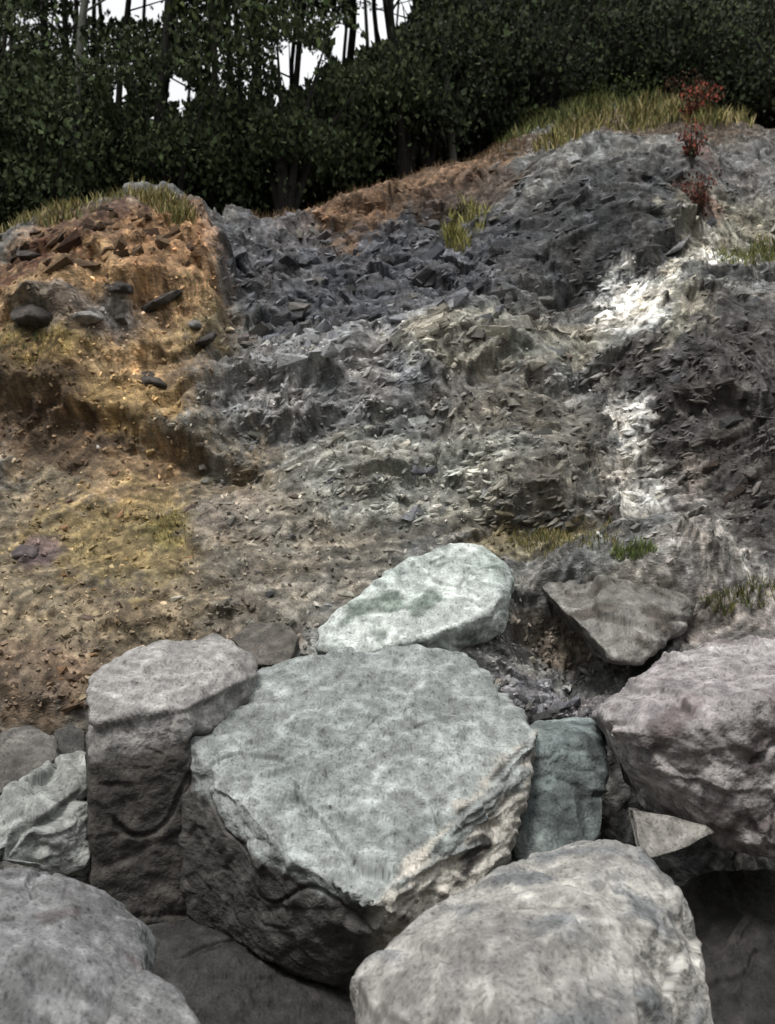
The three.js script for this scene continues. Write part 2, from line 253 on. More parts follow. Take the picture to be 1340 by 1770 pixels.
tag(face, 'weathered grey rock face and earth bank rising behind the boulders', null, null, 'structure');
{ // ground round the foot of the slope, on to the horizon
  const R = 90, NR = 60, NA = 96, pos = [], col = [], idx = [], uv = [];
  for (let i = 0; i <= NR; i++) for (let j = 0; j < NA; j++) { const r = .02 + R * Math.pow(i / NR, 2.2) * 3, a = j / NA * Math.PI * 2, x = r * Math.cos(a), z = r * Math.sin(a) - 3; const y = -.5 + .05 * noise(x * 1.5, z * 1.5, 2) + .4 * noise(x * .05, z * .05, 7) * sst(5, 30, r); pos.push(x, y, z); const m = 1 + .5 * fbm(x * 3, z * 3, 4, 3); col.push(.10 * m, .092 * m, .08 * m); uv.push(x, z); }
  for (let i = 0; i < NR; i++) for (let j = 0; j < NA; j++) { const a = i * NA + j, b = i * NA + (j + 1) % NA, c = a + NA, d = b + NA; idx.push(a, c, b, b, c, d); }
  const g = geoFrom(new Float32Array(pos), new Uint32Array(idx), new Float32Array(col), new Float32Array(uv));
  tag(mesh('ground', g, cliffMat), 'dark stony ground beneath the boulders', null, null, 'structure');
}
// ---------------------------------------------------------------- boulders
function cubeSphere(n) { // even grid of directions, welded
  const key = new Map(), dirs = [], idx = [], map = [], cuv = [];
  const ax = [[0, 1, 2, 1], [0, 2, 1, -1], [1, 2, 0, 1], [1, 0, 2, -1], [2, 0, 1, 1], [2, 1, 0, -1]];
  for (const [w, u, v, sg] of ax) { const id = []; for (let j = 0; j <= n; j++) for (let i = 0; i <= n; i++) { const d = [0, 0, 0]; d[w] = sg; d[u] = Math.tan((i / n * 2 - 1) * Math.PI / 4); d[v] = Math.tan((j / n * 2 - 1) * Math.PI / 4); const l = Math.hypot(...d), e = d.map(t => t / l), k = e.map(t => Math.round(t * 1e5)).join(); let q = key.get(k); if (q === undefined) { q = dirs.length; key.set(k, q); dirs.push(e); } id.push(map.length); map.push(q); cuv.push(i / n + w * .37, j / n + sg * .21); }
    for (let j = 0; j < n; j++) for (let i = 0; i < n; i++) { const a = id[j * (n + 1) + i], b = id[j * (n + 1) + i + 1], c = id[(j + 1) * (n + 1) + i], d = id[(j + 1) * (n + 1) + i + 1]; idx.push(a, b, c, b, d, c); } }
  return { dirs, idx, map, cuv };
}
const spheres = {}; const csph = n => spheres[n] ?? (spheres[n] = cubeSphere(n));
function boulder(name, label, category, o) {
  // o.front: [px, py, depth] corners seen; o.thick: how far the hidden back lies behind; o.col(p, n, id) colour; o.bumps
  const pts = o.front.map(p => at(...p)), cf = new THREE.Vector3(); pts.forEach(p => cf.add(p)); cf.multiplyScalar(1 / pts.length);
  const all = pts.slice(); if (o.thick) for (const p of pts) { const q = p.clone().sub(cf).multiplyScalar(o.backScale ?? .8).add(cf); q.z -= o.thick; q.y -= o.backDrop ?? .15; all.push(q); }
  for (const p of o.extra ?? []) all.push(at(...p));
  const hull = new ConvexHull().setFromPoints(all), C = new THREE.Vector3(); all.forEach(p => C.add(p)); C.multiplyScalar(1 / all.length);
  let minY = 1e9; all.forEach(p => { minY = Math.min(minY, p.y); });
  const pl = hull.faces.map(f => ({ n: f.normal.clone(), d: f.normal.dot(f.midpoint) - f.normal.dot(C) }));
  const { dirs, idx, map, cuv } = csph(o.res ?? 120), K = (o.sharp ?? 34) * 2, pos = new Float32Array(dirs.length * 3), col = new Float32Array(dirs.length * 3), facing = new Float32Array(dirs.length * 3), sd = o.seed ?? 1;
  reseed(sd * 3119 + 7);
  for (let i = 0; i < 26; i++) { const n = new THREE.Vector3(rr(-1, 1), rr(-.8, 1), rr(-.6, 1)).normalize(); let h = 0; for (const p of all) h = Math.max(h, n.dot(p) - n.dot(C)); pl.push({ n, d: h * rr(o.cut ?? .945, .985) }); } // knocked off corners
  const size = Math.max(...pl.map(p => p.d)), am = o.amp ?? 1;
  const nrm = new THREE.Vector3(), c = [0, 0, 0];
  for (let i = 0; i < dirs.length; i++) {
    const d = dirs[i]; let acc = 0, best = 1e9; nrm.set(0, 0, 0); const inv = [];
    for (const p of pl) { const t = p.n.x * d[0] + p.n.y * d[1] + p.n.z * d[2]; if (t > .02) { const r = p.d / t; inv.push([r, p]); if (r < best) best = r; } }
    for (const [r, p] of inv) { const w = Math.pow(best / r, K); acc += w; nrm.addScaledVector(p.n, w); }
    let r = best * Math.pow(acc, -1 / K); nrm.normalize();
    let x = C.x + d[0] * r, y = C.y + d[1] * r, z = C.z + d[2] * r;
    // broken surface: lumps, chipped facets, layers
    const gx = x + .12 * noise(x * 3 + sd, y * 3, z * 3), gy = y + .12 * noise(x * 3 + sd, y * 3 + 9, z * 3), gz = z + .12 * noise(x * 3 + sd, y * 3, z * 3 + 9);
    worley(gx * 1.9 + sd, gy * 1.9, gz * 1.9); let h = (.04 * (cell[2] - .5) + .05 * cell[3] * .6) * sst(0, .09, cell[1] - cell[0]);
    worley(gx * 4.5 + sd, gy * 6.5, gz * 4.5); h += (.016 * (cell[2] - .5) + .045 * cell[3] * .6) * sst(0, .13, cell[1] - cell[0]);
    { const cr = Math.abs(noise(gx * 1.5 + sd * 2, gy * 1.5, gz * 1.5 + 17)); if (cr < .05 && noise(x * 1.2, y * 1.2 + sd, z * 1.2) > .02) h -= .028 * (1 - sst(.008, .035, cr)); }
    h += .035 * fbm(x * 2 + sd, y * 2, z * 2, 5) + .03 * fbm(x * 9 + sd, y * 9, z * 9, 4) - .02 * Math.max(0, noise(x * 11 + sd, y * 11, z * 11 + 30) - .25);
    if (o.relief) h += o.relief(x, y, z, nrm) / am;
    h *= am; x += nrm.x * h; y += nrm.y * h; z += nrm.z * h;
    pos[i * 3] = x; pos[i * 3 + 1] = y; pos[i * 3 + 2] = z;
    o.col(x, y, z, c); col.set(c, i * 3); facing[i * 3] = nrm.x; facing[i * 3 + 1] = nrm.y; facing[i * 3 + 2] = nrm.z;
  }
  const t = new THREE.Group(); t.name = numbered(name); t.position.set(C.x, minY, C.z); scene.add(t);
  for (let i = 0; i < dirs.length; i++) { pos[i * 3] -= C.x; pos[i * 3 + 1] -= minY; pos[i * 3 + 2] -= C.z; }
  const wi = new Uint32Array(idx.length); for (let i = 0; i < idx.length; i++) wi[i] = map[idx[i]];
  const w = geoFrom(pos, wi), wn = w.attributes.normal.array, key = new Int32Array(dirs.length * 3).fill(-1), P = [], Q = [], R = [], uv = [], ni = new Uint32Array(idx.length);
  for (let f = 0; f < wi.length; f += 3) { // texture laid on in metres from the side a piece of surface faces
    let n = [0, 0, 0]; for (let e = 0; e < 3; e++) for (let k = 0; k < 3; k++) n[k] += Math.abs(facing[wi[f + e] * 3 + k]);
    const ax = n[0] > n[1] && n[0] > n[2] ? 0 : n[1] > n[2] ? 1 : 2, u = (ax + 1) % 3, v = (ax + 2) % 3;
    for (let e = 0; e < 3; e++) { const q = wi[f + e]; let id = key[q * 3 + ax]; if (id < 0) { id = key[q * 3 + ax] = P.length / 3; for (let k = 0; k < 3; k++) { P.push(pos[q * 3 + k]); Q.push(col[q * 3 + k]); R.push(wn[q * 3 + k]); } uv.push(pos[q * 3 + u] + ax * .31 + sd * .17, pos[q * 3 + v] + ax * .57); } ni[f + e] = id; }
  }
  const bg = geoFrom(new Float32Array(P), ni, new Float32Array(Q), new Float32Array(uv)); bg.setAttribute('normal', new THREE.BufferAttribute(new Float32Array(R), 3));
  const m = mesh('x', bg, boulderMat, t); scene.remove(t); t.remove(m);
  m.name = t.name; m.position.copy(t.position); scene.add(m);
  return tag(m, label, category);
}
// colour of a stone: main tone, second tone in blotches, weathering or painted side-face shade where the mask says
function stoneCol(main, second, stainOrShade, stainOrShadeAt, sd, gain = .88, contrast = 1.1) {
  const A = L3(...muted(main, .45)), B = L3(...muted(second, .45)), T = stainOrShade ? L3(...stainOrShade) : A;
  return (x, y, z, out) => {
    const b = sst(-.25, .35, fbm(x * 1.7 + sd, y * 1.7, z * 1.7, 5)), f = fbm(x * 6 + sd, y * 6, z * 6, 3), sp = fbm(x * 17 + sd, y * 17, z * 17, 2), vn = Math.max(0, ridged(x * 4 + sd + y * 2, y * 7 - x * 2, z * 5, 2) - .55);
    const w = stainOrShadeAt ? clamp(stainOrShadeAt(x, y, z, fbm(x * 4 + sd, y * 4, z * 4 + 7, 3))) : 0;
    const m = gain * Math.exp(contrast * (.42 * f + .34 * sp)) * (1 + 1.5 * vn);
    for (let k = 0; k < 3; k++) out[k] = lerp(lerp(A[k], B[k], b), T[k], w) * m;
  };
}
const blotch = k => (x, y, z, f) => sst(k, k + .25, f); // weathered patches anywhere on the stone
// a freshly broken face (three picture points with depth on it) against the rest, weathered and painted darker for side-face shade
function shadedRind(a, b, c, tol) { const A = at(...a), n = at(...b).sub(A).cross(at(...c).sub(A)).normalize(), d = n.dot(A); return (x, y, z, f) => sst(tol, tol + .05, Math.abs(n.x * x + n.y * y + n.z * z - d) + f * .09); }
reseed(9);
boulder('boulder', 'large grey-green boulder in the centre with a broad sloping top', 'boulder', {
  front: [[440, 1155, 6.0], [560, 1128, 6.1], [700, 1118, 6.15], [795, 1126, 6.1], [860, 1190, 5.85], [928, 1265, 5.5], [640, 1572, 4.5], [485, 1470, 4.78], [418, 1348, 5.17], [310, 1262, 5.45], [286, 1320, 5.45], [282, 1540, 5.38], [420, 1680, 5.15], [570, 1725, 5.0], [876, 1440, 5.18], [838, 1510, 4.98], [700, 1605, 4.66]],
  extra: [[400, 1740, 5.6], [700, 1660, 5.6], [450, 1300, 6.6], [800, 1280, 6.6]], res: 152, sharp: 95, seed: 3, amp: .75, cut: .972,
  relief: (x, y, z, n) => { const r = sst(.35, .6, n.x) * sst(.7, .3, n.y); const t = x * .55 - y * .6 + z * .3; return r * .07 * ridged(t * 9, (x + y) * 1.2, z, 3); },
  col: (() => { // green-grey fresh break above, weathered sides below with shade painted in, pale and dark layers on the right flank
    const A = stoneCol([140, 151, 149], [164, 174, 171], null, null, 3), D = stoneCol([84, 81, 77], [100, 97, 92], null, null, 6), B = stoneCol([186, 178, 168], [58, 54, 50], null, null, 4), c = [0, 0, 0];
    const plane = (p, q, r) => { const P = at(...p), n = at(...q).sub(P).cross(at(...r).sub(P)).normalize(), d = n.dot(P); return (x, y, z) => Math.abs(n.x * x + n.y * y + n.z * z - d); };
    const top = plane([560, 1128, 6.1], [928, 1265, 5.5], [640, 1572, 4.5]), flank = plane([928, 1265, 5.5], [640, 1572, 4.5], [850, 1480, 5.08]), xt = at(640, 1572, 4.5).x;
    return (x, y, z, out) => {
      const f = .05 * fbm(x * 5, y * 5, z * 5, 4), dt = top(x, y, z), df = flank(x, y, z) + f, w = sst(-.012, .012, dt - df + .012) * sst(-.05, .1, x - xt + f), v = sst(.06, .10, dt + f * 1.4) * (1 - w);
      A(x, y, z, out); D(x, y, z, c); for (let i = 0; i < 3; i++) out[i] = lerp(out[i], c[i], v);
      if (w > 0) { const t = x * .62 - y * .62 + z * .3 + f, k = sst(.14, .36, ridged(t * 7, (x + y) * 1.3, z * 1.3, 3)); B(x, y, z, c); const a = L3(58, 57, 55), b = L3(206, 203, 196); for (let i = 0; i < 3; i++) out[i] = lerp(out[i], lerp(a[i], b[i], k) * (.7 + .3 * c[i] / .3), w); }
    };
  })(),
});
boulder('boulder', 'pale mint-grey boulder leaning behind the large central boulder', 'boulder', {
  front: [[535, 1090, 6.3], [600, 1040, 6.5], [690, 970, 6.75], [780, 932, 6.95], [850, 938, 6.95], [892, 990, 6.8], [880, 1030, 6.5], [830, 1070, 6.3], [700, 1110, 6.1], [600, 1135, 6.05], [530, 1125, 6.2], [880, 1090, 6.6], [800, 1140, 6.5], [700, 1170, 6.35]],
  thick: .7, backDrop: .3, res: 104, sharp: 40, seed: 5, amp: .75, col: stoneCol([162, 178, 172], [190, 202, 196], [116, 126, 119], blotch(.12), 5, 1.08, 1.2),
});
boulder('boulder', 'tall grey boulder with a layered pale top left of the central boulder', 'boulder', {
  front: [[152, 1180, 5.5], [190, 1150, 5.75], [280, 1122, 6.0], [360, 1103, 6.1], [412, 1120, 6.0], [445, 1165, 5.8], [335, 1222, 5.35], [156, 1258, 5.15], [320, 1300, 5.3], [310, 1680, 5.25], [165, 1640, 5.1], [150, 1400, 5.1], [420, 1500, 5.6]],
  thick: .5, backDrop: .2, res: 112, sharp: 60, seed: 8, amp: .75, relief: (x, y, z, n) => sst(.1, .5, n.y) * .05 * ridged(x * 1.5, (y - x * .3 + z * .3) * 8, z, 3),
  col: stoneCol([172, 167, 164], [150, 146, 142], [80, 77, 73], shadedRind([190, 1150, 5.75], [412, 1120, 6.0], [335, 1222, 5.35], .11), 8),  // sides darker than the top, shade put into their weathered colour
});
boulder('boulder', 'big rounded pale grey boulder at the bottom right corner', 'boulder', {
  front: [[608, 1740, 3.35], [640, 1660, 3.5], [720, 1580, 3.75], [850, 1500, 4.0], [960, 1462, 4.15], [1060, 1440, 4.2], [1130, 1462, 4.15], [1190, 1540, 4.0], [1222, 1650, 3.8], [1242, 1790, 3.55], [800, 1640, 3.3], [1000, 1600, 3.4], [1120, 1640, 3.4], [620, 1900, 3.1], [900, 1800, 2.95], [1100, 1820, 3.0], [1240, 1900, 3.4]],
  thick: .7, backDrop: .2, res: 152, sharp: 44, seed: 11, amp: .75,
  col: stoneCol([152, 149, 144], [192, 188, 178], [128, 130, 132], blotch(.08), 11),
});
boulder('boulder', 'grey boulder cut by the bottom left corner', 'boulder', {
  front: [[-150, 1540, 3.9], [-40, 1505, 4.1], [80, 1500, 4.2], [160, 1530, 4.15], [235, 1590, 4.0], [252, 1640, 3.8], [250, 1690, 3.6], [-60, 1640, 3.5], [100, 1640, 3.55], [-100, 1850, 3.2], [200, 1850, 3.25], [-250, 1700, 3.6]],
  thick: .6, backDrop: .2, res: 112, sharp: 30, seed: 14, amp: .6, col: stoneCol([112, 114, 116], [132, 133, 136], [96, 90, 92], blotch(.12), 14),
});
boulder('boulder', 'low grey stone in front of the dark gap at the bottom left', 'boulder', {
  front: [[200, 1700, 3.45], [250, 1672, 3.6], [300, 1700, 3.55], [345, 1775, 3.4], [340, 1880, 3.3], [180, 1780, 3.2], [260, 1880, 3.1], [160, 1900, 3.2]],
  thick: .35, res: 56, sharp: 30, seed: 17, amp: .4, col: stoneCol([116, 118, 120], [136, 136, 138], null, null, 17),
});
boulder('boulder', 'big pinkish-grey boulder with an overhanging lower side at the right edge', 'boulder', {
  front: [[1032, 1222, 5.1], [1100, 1180, 5.4], [1180, 1130, 5.7], [1240, 1108, 5.9], [1360, 1100, 6.0], [1480, 1110, 5.9], [1050, 1255, 4.95], [1090, 1285, 4.85], [1200, 1250, 4.7], [1350, 1200, 4.8], [1100, 1330, 5.0], [1220, 1400, 4.75], [1240, 1460, 4.85], [1310, 1485, 4.8], [1450, 1480, 4.8], [1500, 1300, 4.8], [1120, 1400, 5.2]],
  thick: .7, backDrop: .1, res: 120, sharp: 40, seed: 21, amp: 1.05, col: stoneCol([160, 150, 152], [184, 175, 175], [126, 117, 117], blotch(.05), 21),
});
boulder('boulder', 'blue-green blocky boulder wedged right of the central boulder', 'boulder', {
  front: [[905, 1265, 5.7], [940, 1245, 5.95], [1000, 1240, 6.0], [1040, 1248, 5.9], [1048, 1300, 5.6], [1046, 1450, 5.35], [960, 1530, 5.2], [880, 1560, 5.2], [862, 1470, 5.4], [880, 1330, 5.6], [1000, 1275, 5.6], [920, 1290, 5.55]],
  thick: .5, res: 80, sharp: 50, seed: 24, amp: .7, col: stoneCol([112, 130, 130], [140, 156, 154], [84, 92, 92], blotch(.12), 24),
});
boulder('stone', 'small pale wedge-shaped stone between the two right-hand boulders', 'stone', {
  front: [[1088, 1395, 4.95], [1130, 1400, 4.9], [1225, 1425, 4.8], [1240, 1440, 4.8], [1150, 1475, 4.75], [1110, 1490, 4.75], [1180, 1470, 4.7]], thick: .25, backDrop: .02, res: 54, sharp: 40, seed: 27, amp: .35, col: stoneCol([160, 154, 146], [176, 170, 160], null, null, 27),
});
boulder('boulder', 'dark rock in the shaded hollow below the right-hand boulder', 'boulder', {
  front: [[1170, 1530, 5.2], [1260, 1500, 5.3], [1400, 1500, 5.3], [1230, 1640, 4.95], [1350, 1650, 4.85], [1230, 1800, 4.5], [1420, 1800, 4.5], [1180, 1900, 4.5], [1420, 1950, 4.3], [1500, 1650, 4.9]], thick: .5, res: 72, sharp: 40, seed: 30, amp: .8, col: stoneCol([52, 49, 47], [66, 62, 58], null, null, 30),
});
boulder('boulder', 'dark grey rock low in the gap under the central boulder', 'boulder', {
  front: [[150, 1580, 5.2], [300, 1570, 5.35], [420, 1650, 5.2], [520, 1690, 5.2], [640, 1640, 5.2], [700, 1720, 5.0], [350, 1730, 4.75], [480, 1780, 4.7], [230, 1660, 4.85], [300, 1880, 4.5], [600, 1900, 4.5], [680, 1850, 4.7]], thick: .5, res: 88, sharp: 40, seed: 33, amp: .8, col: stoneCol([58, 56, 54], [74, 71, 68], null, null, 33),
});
boulder('boulder', 'grey-green cracked boulder at the left edge', 'boulder', {
  front: [[-40, 1400, 5.0], [15, 1360, 5.1], [90, 1312, 5.4], [150, 1300, 5.5], [165, 1340, 5.35], [160, 1500, 5.1], [110, 1520, 5.0], [0, 1500, 4.8], [-60, 1480, 4.8], [60, 1420, 4.95]], thick: .5, res: 80, sharp: 40, seed: 36, amp: .8,
  relief: (x, y, z) => -.05 * (1 - sst(0, .1, Math.abs(noise(x * 2.4 + y, y * 2.4 - x, z * 2 + 5)))), col: stoneCol([140, 148, 143], [166, 170, 164], [106, 108, 106], blotch(.12), 36),
});
boulder('boulder', 'small dark rounded boulder above the cracked boulder at the left edge', 'boulder', {
  front: [[82, 1290, 5.7], [95, 1258, 5.85], [120, 1248, 5.9], [148, 1262, 5.85], [150, 1310, 5.7], [110, 1330, 5.6]], thick: .3, res: 54, sharp: 24, seed: 39, amp: .4, col: stoneCol([82, 80, 76], [100, 96, 92], null, null, 39),
});
boulder('boulder', 'brownish grey boulder at the far left edge below the earth bank', 'boulder', {
  front: [[-40, 1290, 5.5], [5, 1262, 5.65], [50, 1252, 5.75], [92, 1268, 5.7], [100, 1310, 5.5], [20, 1370, 5.3], [-40, 1380, 5.3]], thick: .4, res: 56, sharp: 30, seed: 42, amp: .6, col: stoneCol([118, 112, 106], [96, 90, 84], null, null, 42),
});
boulder('rock_ledge', 'grey rock ledge jutting over a dark hollow right of the pale boulder', 'rock ledge', {
  front: [[930, 1010, 6.95], [990, 980, 7.1], [1100, 972, 7.05], [1215, 990, 7.0], [960, 1045, 6.7], [1010, 1092, 6.4], [1060, 1145, 6.2], [1112, 1150, 6.22], [1130, 1100, 6.35], [1165, 1055, 6.65], [1230, 1040, 6.9], [1050, 1040, 6.62]], thick: .9, backDrop: .1, res: 88, sharp: 40, seed: 45, amp: .9, col: stoneCol([132, 129, 121], [150, 146, 138], [98, 92, 86], blotch(.0), 45),
});
boulder('boulder', 'dark brown stone half buried behind the tall left boulder', 'boulder', {
  front: [[395, 1100, 6.3], [430, 1072, 6.5], [490, 1072, 6.5], [520, 1100, 6.35], [500, 1150, 6.1], [440, 1150, 6.05]], thick: .4, res: 56, sharp: 24, seed: 48, amp: .5, col: stoneCol([98, 90, 80], [110, 102, 90], null, null, 48),
});

// ---------------------------------------------------------------- stones lying on and stuck in the slope
const surfAt = (px, py) => { const [x, s] = groundAt(px, py), p = surf(x, s, true); return [toPx({ x: p[0], y: p[1], z: p[2] })[2], x, s, p]; };
function slopeStone(px, py, w, h, rot, out, col, label, category, sd, name = 'stone') {
  const d = surfAt(px, py)[0] + .015, r = rot * Math.PI / 180, c = Math.cos(r), n = Math.sin(r), f = [];
  reseed(sd * 977 + 5);
  for (let i = 0; i < 8; i++) { const t = (i + rr(-.3, .3)) / 8 * Math.PI * 2, k = rr(.85, 1.12), a = Math.cos(t) * w / 2 * k, b = Math.sin(t) * h / 2 * k; f.push([px + a * c + b * n, py - (a * n * -1) + b * c - 0, d - out * rr(.1, .5) + (b < 0 ? .06 : 0)]); }
  for (let i = 0; i < 3; i++) f.push([px + rr(-.25, .25) * w, py + rr(-.3, .2) * h, d - out * rr(.8, 1.1)]);
  return boulder(name, label, category, { front: f, thick: .3, backDrop: -.05, res: 31, sharp: 30, seed: sd, amp: clamp(w / 160, .12, .6), col });
}
const darkS = sd => stoneCol([66, 58, 54], [88, 78, 70], null, null, sd, 1, 1.2), greyS = sd => stoneCol([128, 124, 120], [150, 146, 142], null, null, sd), paleS = sd => stoneCol([206, 198, 186], [226, 220, 210], null, null, sd);
const onBank = 'stones stuck in the tan earth bank';
for (const [px, py, w, h, rot, out, c, label] of [
  [202, 498, 66, 26, 0, .12, darkS, 'dark flat stone in the middle of the tan earth bank'],
  [276, 522, 84, 34, -22, .14, darkS, 'dark tilted oblong stone on the tan earth bank, right of the flat one'],
  [352, 586, 56, 24, -20, .1, darkS, 'dark narrow stone at the lower right edge of the tan bank'],
  [338, 562, 44, 22, 10, .1, greyS, 'grey stone just above the narrow dark stone on the tan bank'],
  [258, 660, 76, 36, 5, .12, darkS, 'dark lumpy stone where the tan bank meets the grey rock'],
  [50, 440, 54, 34, 0, .12, darkS, 'dark brown stone high on the left of the earth bank'],
  [56, 542, 92, 44, 0, .16, darkS, 'largest dark stone in the bank, at its left edge'],
  [140, 548, 70, 30, 0, .1, greyS, 'grey stone beside the largest dark stone of the bank'],
  [208, 552, 36, 26, 20, .08, darkS, 'small dark stone below the flat one on the tan bank'],
  [290, 580, 50, 22, 25, .08, greyS, 'slanting grey stone low on the right of the tan bank'],
]) tag(slopeStone(px, py, w, h, rot, out, c(px), label, 'stone', px + py), null, null, onBank);
slopeStone(1012, 1163, 30, 18, 30, .08, paleS(4), 'small white stone lying in the hollow below the rock ledge', 'stone', 61);
slopeStone(166, 776, 24, 20, 0, .06, paleS(5), 'whitish stone on the brown scree left of the long crack', 'stone', 62);
slopeStone(1165, 428, 84, 22, -36, .14, stoneCol([140, 142, 146], [160, 160, 162], null, null, 63), 'slanting grey slab beside the dark cleft near the upper white vein', 'rock slab', 63, 'rock_slab');
slopeStone(930, 520, 70, 24, -8, .12, greyS(64), 'flat grey slab over a dark slot in the middle of the rock face', 'rock slab', 64, 'rock_slab');
slopeStone(40, 965, 60, 50, 0, .1, stoneCol([92, 78, 80], [104, 88, 84], null, null, 66), 'purplish dark stone at the left edge of the scree', 'stone', 66);
slopeStone(700, 735, 100, 34, -10, .1, stoneCol([146, 156, 150], [160, 166, 160], null, null, 67), 'greenish grey slab in the middle of the rock face', 'rock slab', 67, 'rock_slab');
// angular blocks broken out of the face, each a stone of its own
const chip = []; reseed(404);
for (let k = 0; k < 10; k++) {
  const pts = []; for (let i = 0; i < 11; i++) { const v = new THREE.Vector3(rr(-1, 1), rr(-1, 1), rr(-1, 1)); const l = Math.max(Math.abs(v.x), Math.abs(v.y), Math.abs(v.z)); v.multiplyScalar(rr(.8, 1) / l); v.y *= .62; v.z *= .7; pts.push(v); }
  const hull = new ConvexHull().setFromPoints(pts), pos = [], uv = [];
  for (const f of hull.faces) { let e = f.edge; do { const p = e.head().point; pos.push(p.x, p.y, p.z); uv.push(p.x * .12 + k * .3, p.y * .12 + p.z * .1); e = e.next; } while (e !== f.edge); }
  const g = new THREE.BufferGeometry(); g.setAttribute('position', new THREE.Float32BufferAttribute(pos, 3)); g.setAttribute('uv', new THREE.Float32BufferAttribute(uv, 2)); g.computeVertexNormals(); chip.push(g);
}
const toneKey = new Map(), toneMat = (r, g, b) => { const q = v => Math.round(Math.log2(Math.max(.012, v)) * 2.2), k = [q(r), q(g), q(b)].join(); if (!toneKey.has(k)) { const m = new THREE.MeshStandardMaterial({ roughness: .93, map: rockGrain, bumpMap: rockBump, bumpScale: .006 }); m.color.setRGB(r, g, b); toneKey.set(k, m); } return toneKey.get(k); };
function blockAt(px, py, size, parent, name, mulr) {
  const [x, s] = groundAt(px, py), p = surf(x, s, true), c = [0, 0, 0]; faceColour(x, s, c);
  const k = mulr ?? 1, m = new THREE.Mesh(chip[Math.floor(rnd() * chip.length)], toneMat(c[0] * k, c[1] * k, c[2] * k)); m.name = name; m.castShadow = m.receiveShadow = true;
  m.position.set(p[0], p[1] - size * (name === 'rock_block' ? .34 : .1), p[2] - size * (name === 'rock_block' ? .34 : .12)); m.rotation.set(rr(-.6, .5), rr(-.5, .5), .35 + rr(-.5, .5)); m.scale.setScalar(size); m.scale.x *= rr(.9, 1.7); parent.add(m); return m;
}
{ // small angular splinters standing out of the bedrock, too many to count
  reseed(909); const n = 5200, im = new THREE.InstancedMesh(chip[5], new THREE.MeshStandardMaterial({ roughness: .94 }), n), q = new THREE.Object3D(), c = [0, 0, 0], C = new THREE.Color();
  for (let i = 0; i < n; i++) { let x, s; do { [x, s] = groundAt(rr(385, 1345), rr(300, 940), 4); } while (noise(x * 1.9, s * 2.6, 71) + .5 * noise(x * 5, s * 7, 73) < -.12 + .3 * (rnd() - .5)); const p = surf(x, s, true); faceColour(x, s, c, p); const k = rr(.75, 1.5), L = .008 + .034 * Math.pow(rnd(), 2.0); q.position.set(p[0], p[1] - L * .45, p[2] - L * .45); q.rotation.set(rr(-.4, .4), rr(-.5, .5), .42 + .55 * noise(x * .45 + 3, s * .45, 31) + rr(-.55, .55)); q.scale.set(L * rr(1, 2.6), L * rr(.5, 1.1), L * 1.2); q.updateMatrix(); im.setMatrixAt(i, q.matrix); im.setColorAt(i, C.setRGB(c[0] * k, c[1] * k, c[2] * k)); }
  im.name = 'rock_splinters'; im.userData.kind = 'stuff'; im.castShadow = im.receiveShadow = true; face.add(im);
}
reseed(515);
for (let i = 0; i < 70; i++) { const px = rr(0, 345); blockAt(px, 398 - Math.exp(-Math.pow((px - 240) / 110, 2)) * 40 + rr(10, 90), rr(.03, .1), face, 'earth_clod', rr(.3, .6)); }
for (let i = 0; i < 210; i++) { const px = rr(395, 880), py = rr(385, 620) - (px - 640) * .1; blockAt(px, py, rr(.05, .12), face, 'rock_block'); }
for (let i = 0; i < 80; i++) blockAt(rr(680, 1330), rr(260, 920), rr(.05, .10), face, 'rock_block');
const scree = [[20, 720, 880, 1080, 150], [850, 1130, 1080, 1260, 50], [60, 1090, 180, 1230, 30]];
for (const [x0, y0, x1, y1, n] of scree) for (let i = 0; i < n; i++) {
  const m = blockAt(rr(x0, x1), rr(y0, y1), .018 + .04 * Math.pow(rnd(), 2.2), scene, 'scree_stone', rr(.8, 1.6)); m.name = numbered('scree_stone');
  const right = x0 === 850, low = x0 === 60;
  tag(m, right ? 'small angular stone among the rubble of the hollow under the ledge' : low ? 'small brown stone at the foot of the earth slope on the left' : 'small angular stone lying on the brown scree below the rock face', 'stone', right ? 'rubble in the hollow' : low ? 'stones at the foot of the earth slope' : 'stones lying on the scree');
}
{ // grit too small to count
  const n = 5200, im = new THREE.InstancedMesh(chip[3], new THREE.MeshStandardMaterial({ roughness: .95 }), n), q = new THREE.Object3D(), c = [0, 0, 0], C = new THREE.Color();
  for (let i = 0; i < n; i++) { const z = rnd(), P = z < .62 ? [rr(0, 900), rr(700, 1230)] : z < .75 ? [rr(840, 1100), rr(1080, 1260)] : z < .88 ? [rr(0, 380), rr(390, 700)] : [rr(380, 1340), rr(380, 980)]; const [x, s] = groundAt(P[0], P[1], 4), p = surf(x, s, true); faceColour(x, s, c); const k = rr(.7, 1.7); q.position.set(...p); q.rotation.set(rr(0, 6), rr(0, 6), rr(0, 6)); q.scale.setScalar(.006 + .022 * Math.pow(rnd(), 2)); q.updateMatrix(); im.setMatrixAt(i, q.matrix); im.setColorAt(i, C.setRGB(c[0] * k, c[1] * k, c[2] * k)); }
  im.name = 'grit'; im.castShadow = im.receiveShadow = true; scene.add(im); tag(im, 'loose grit and pebbles strewn over the slope', 'grit', null, 'stuff');
}
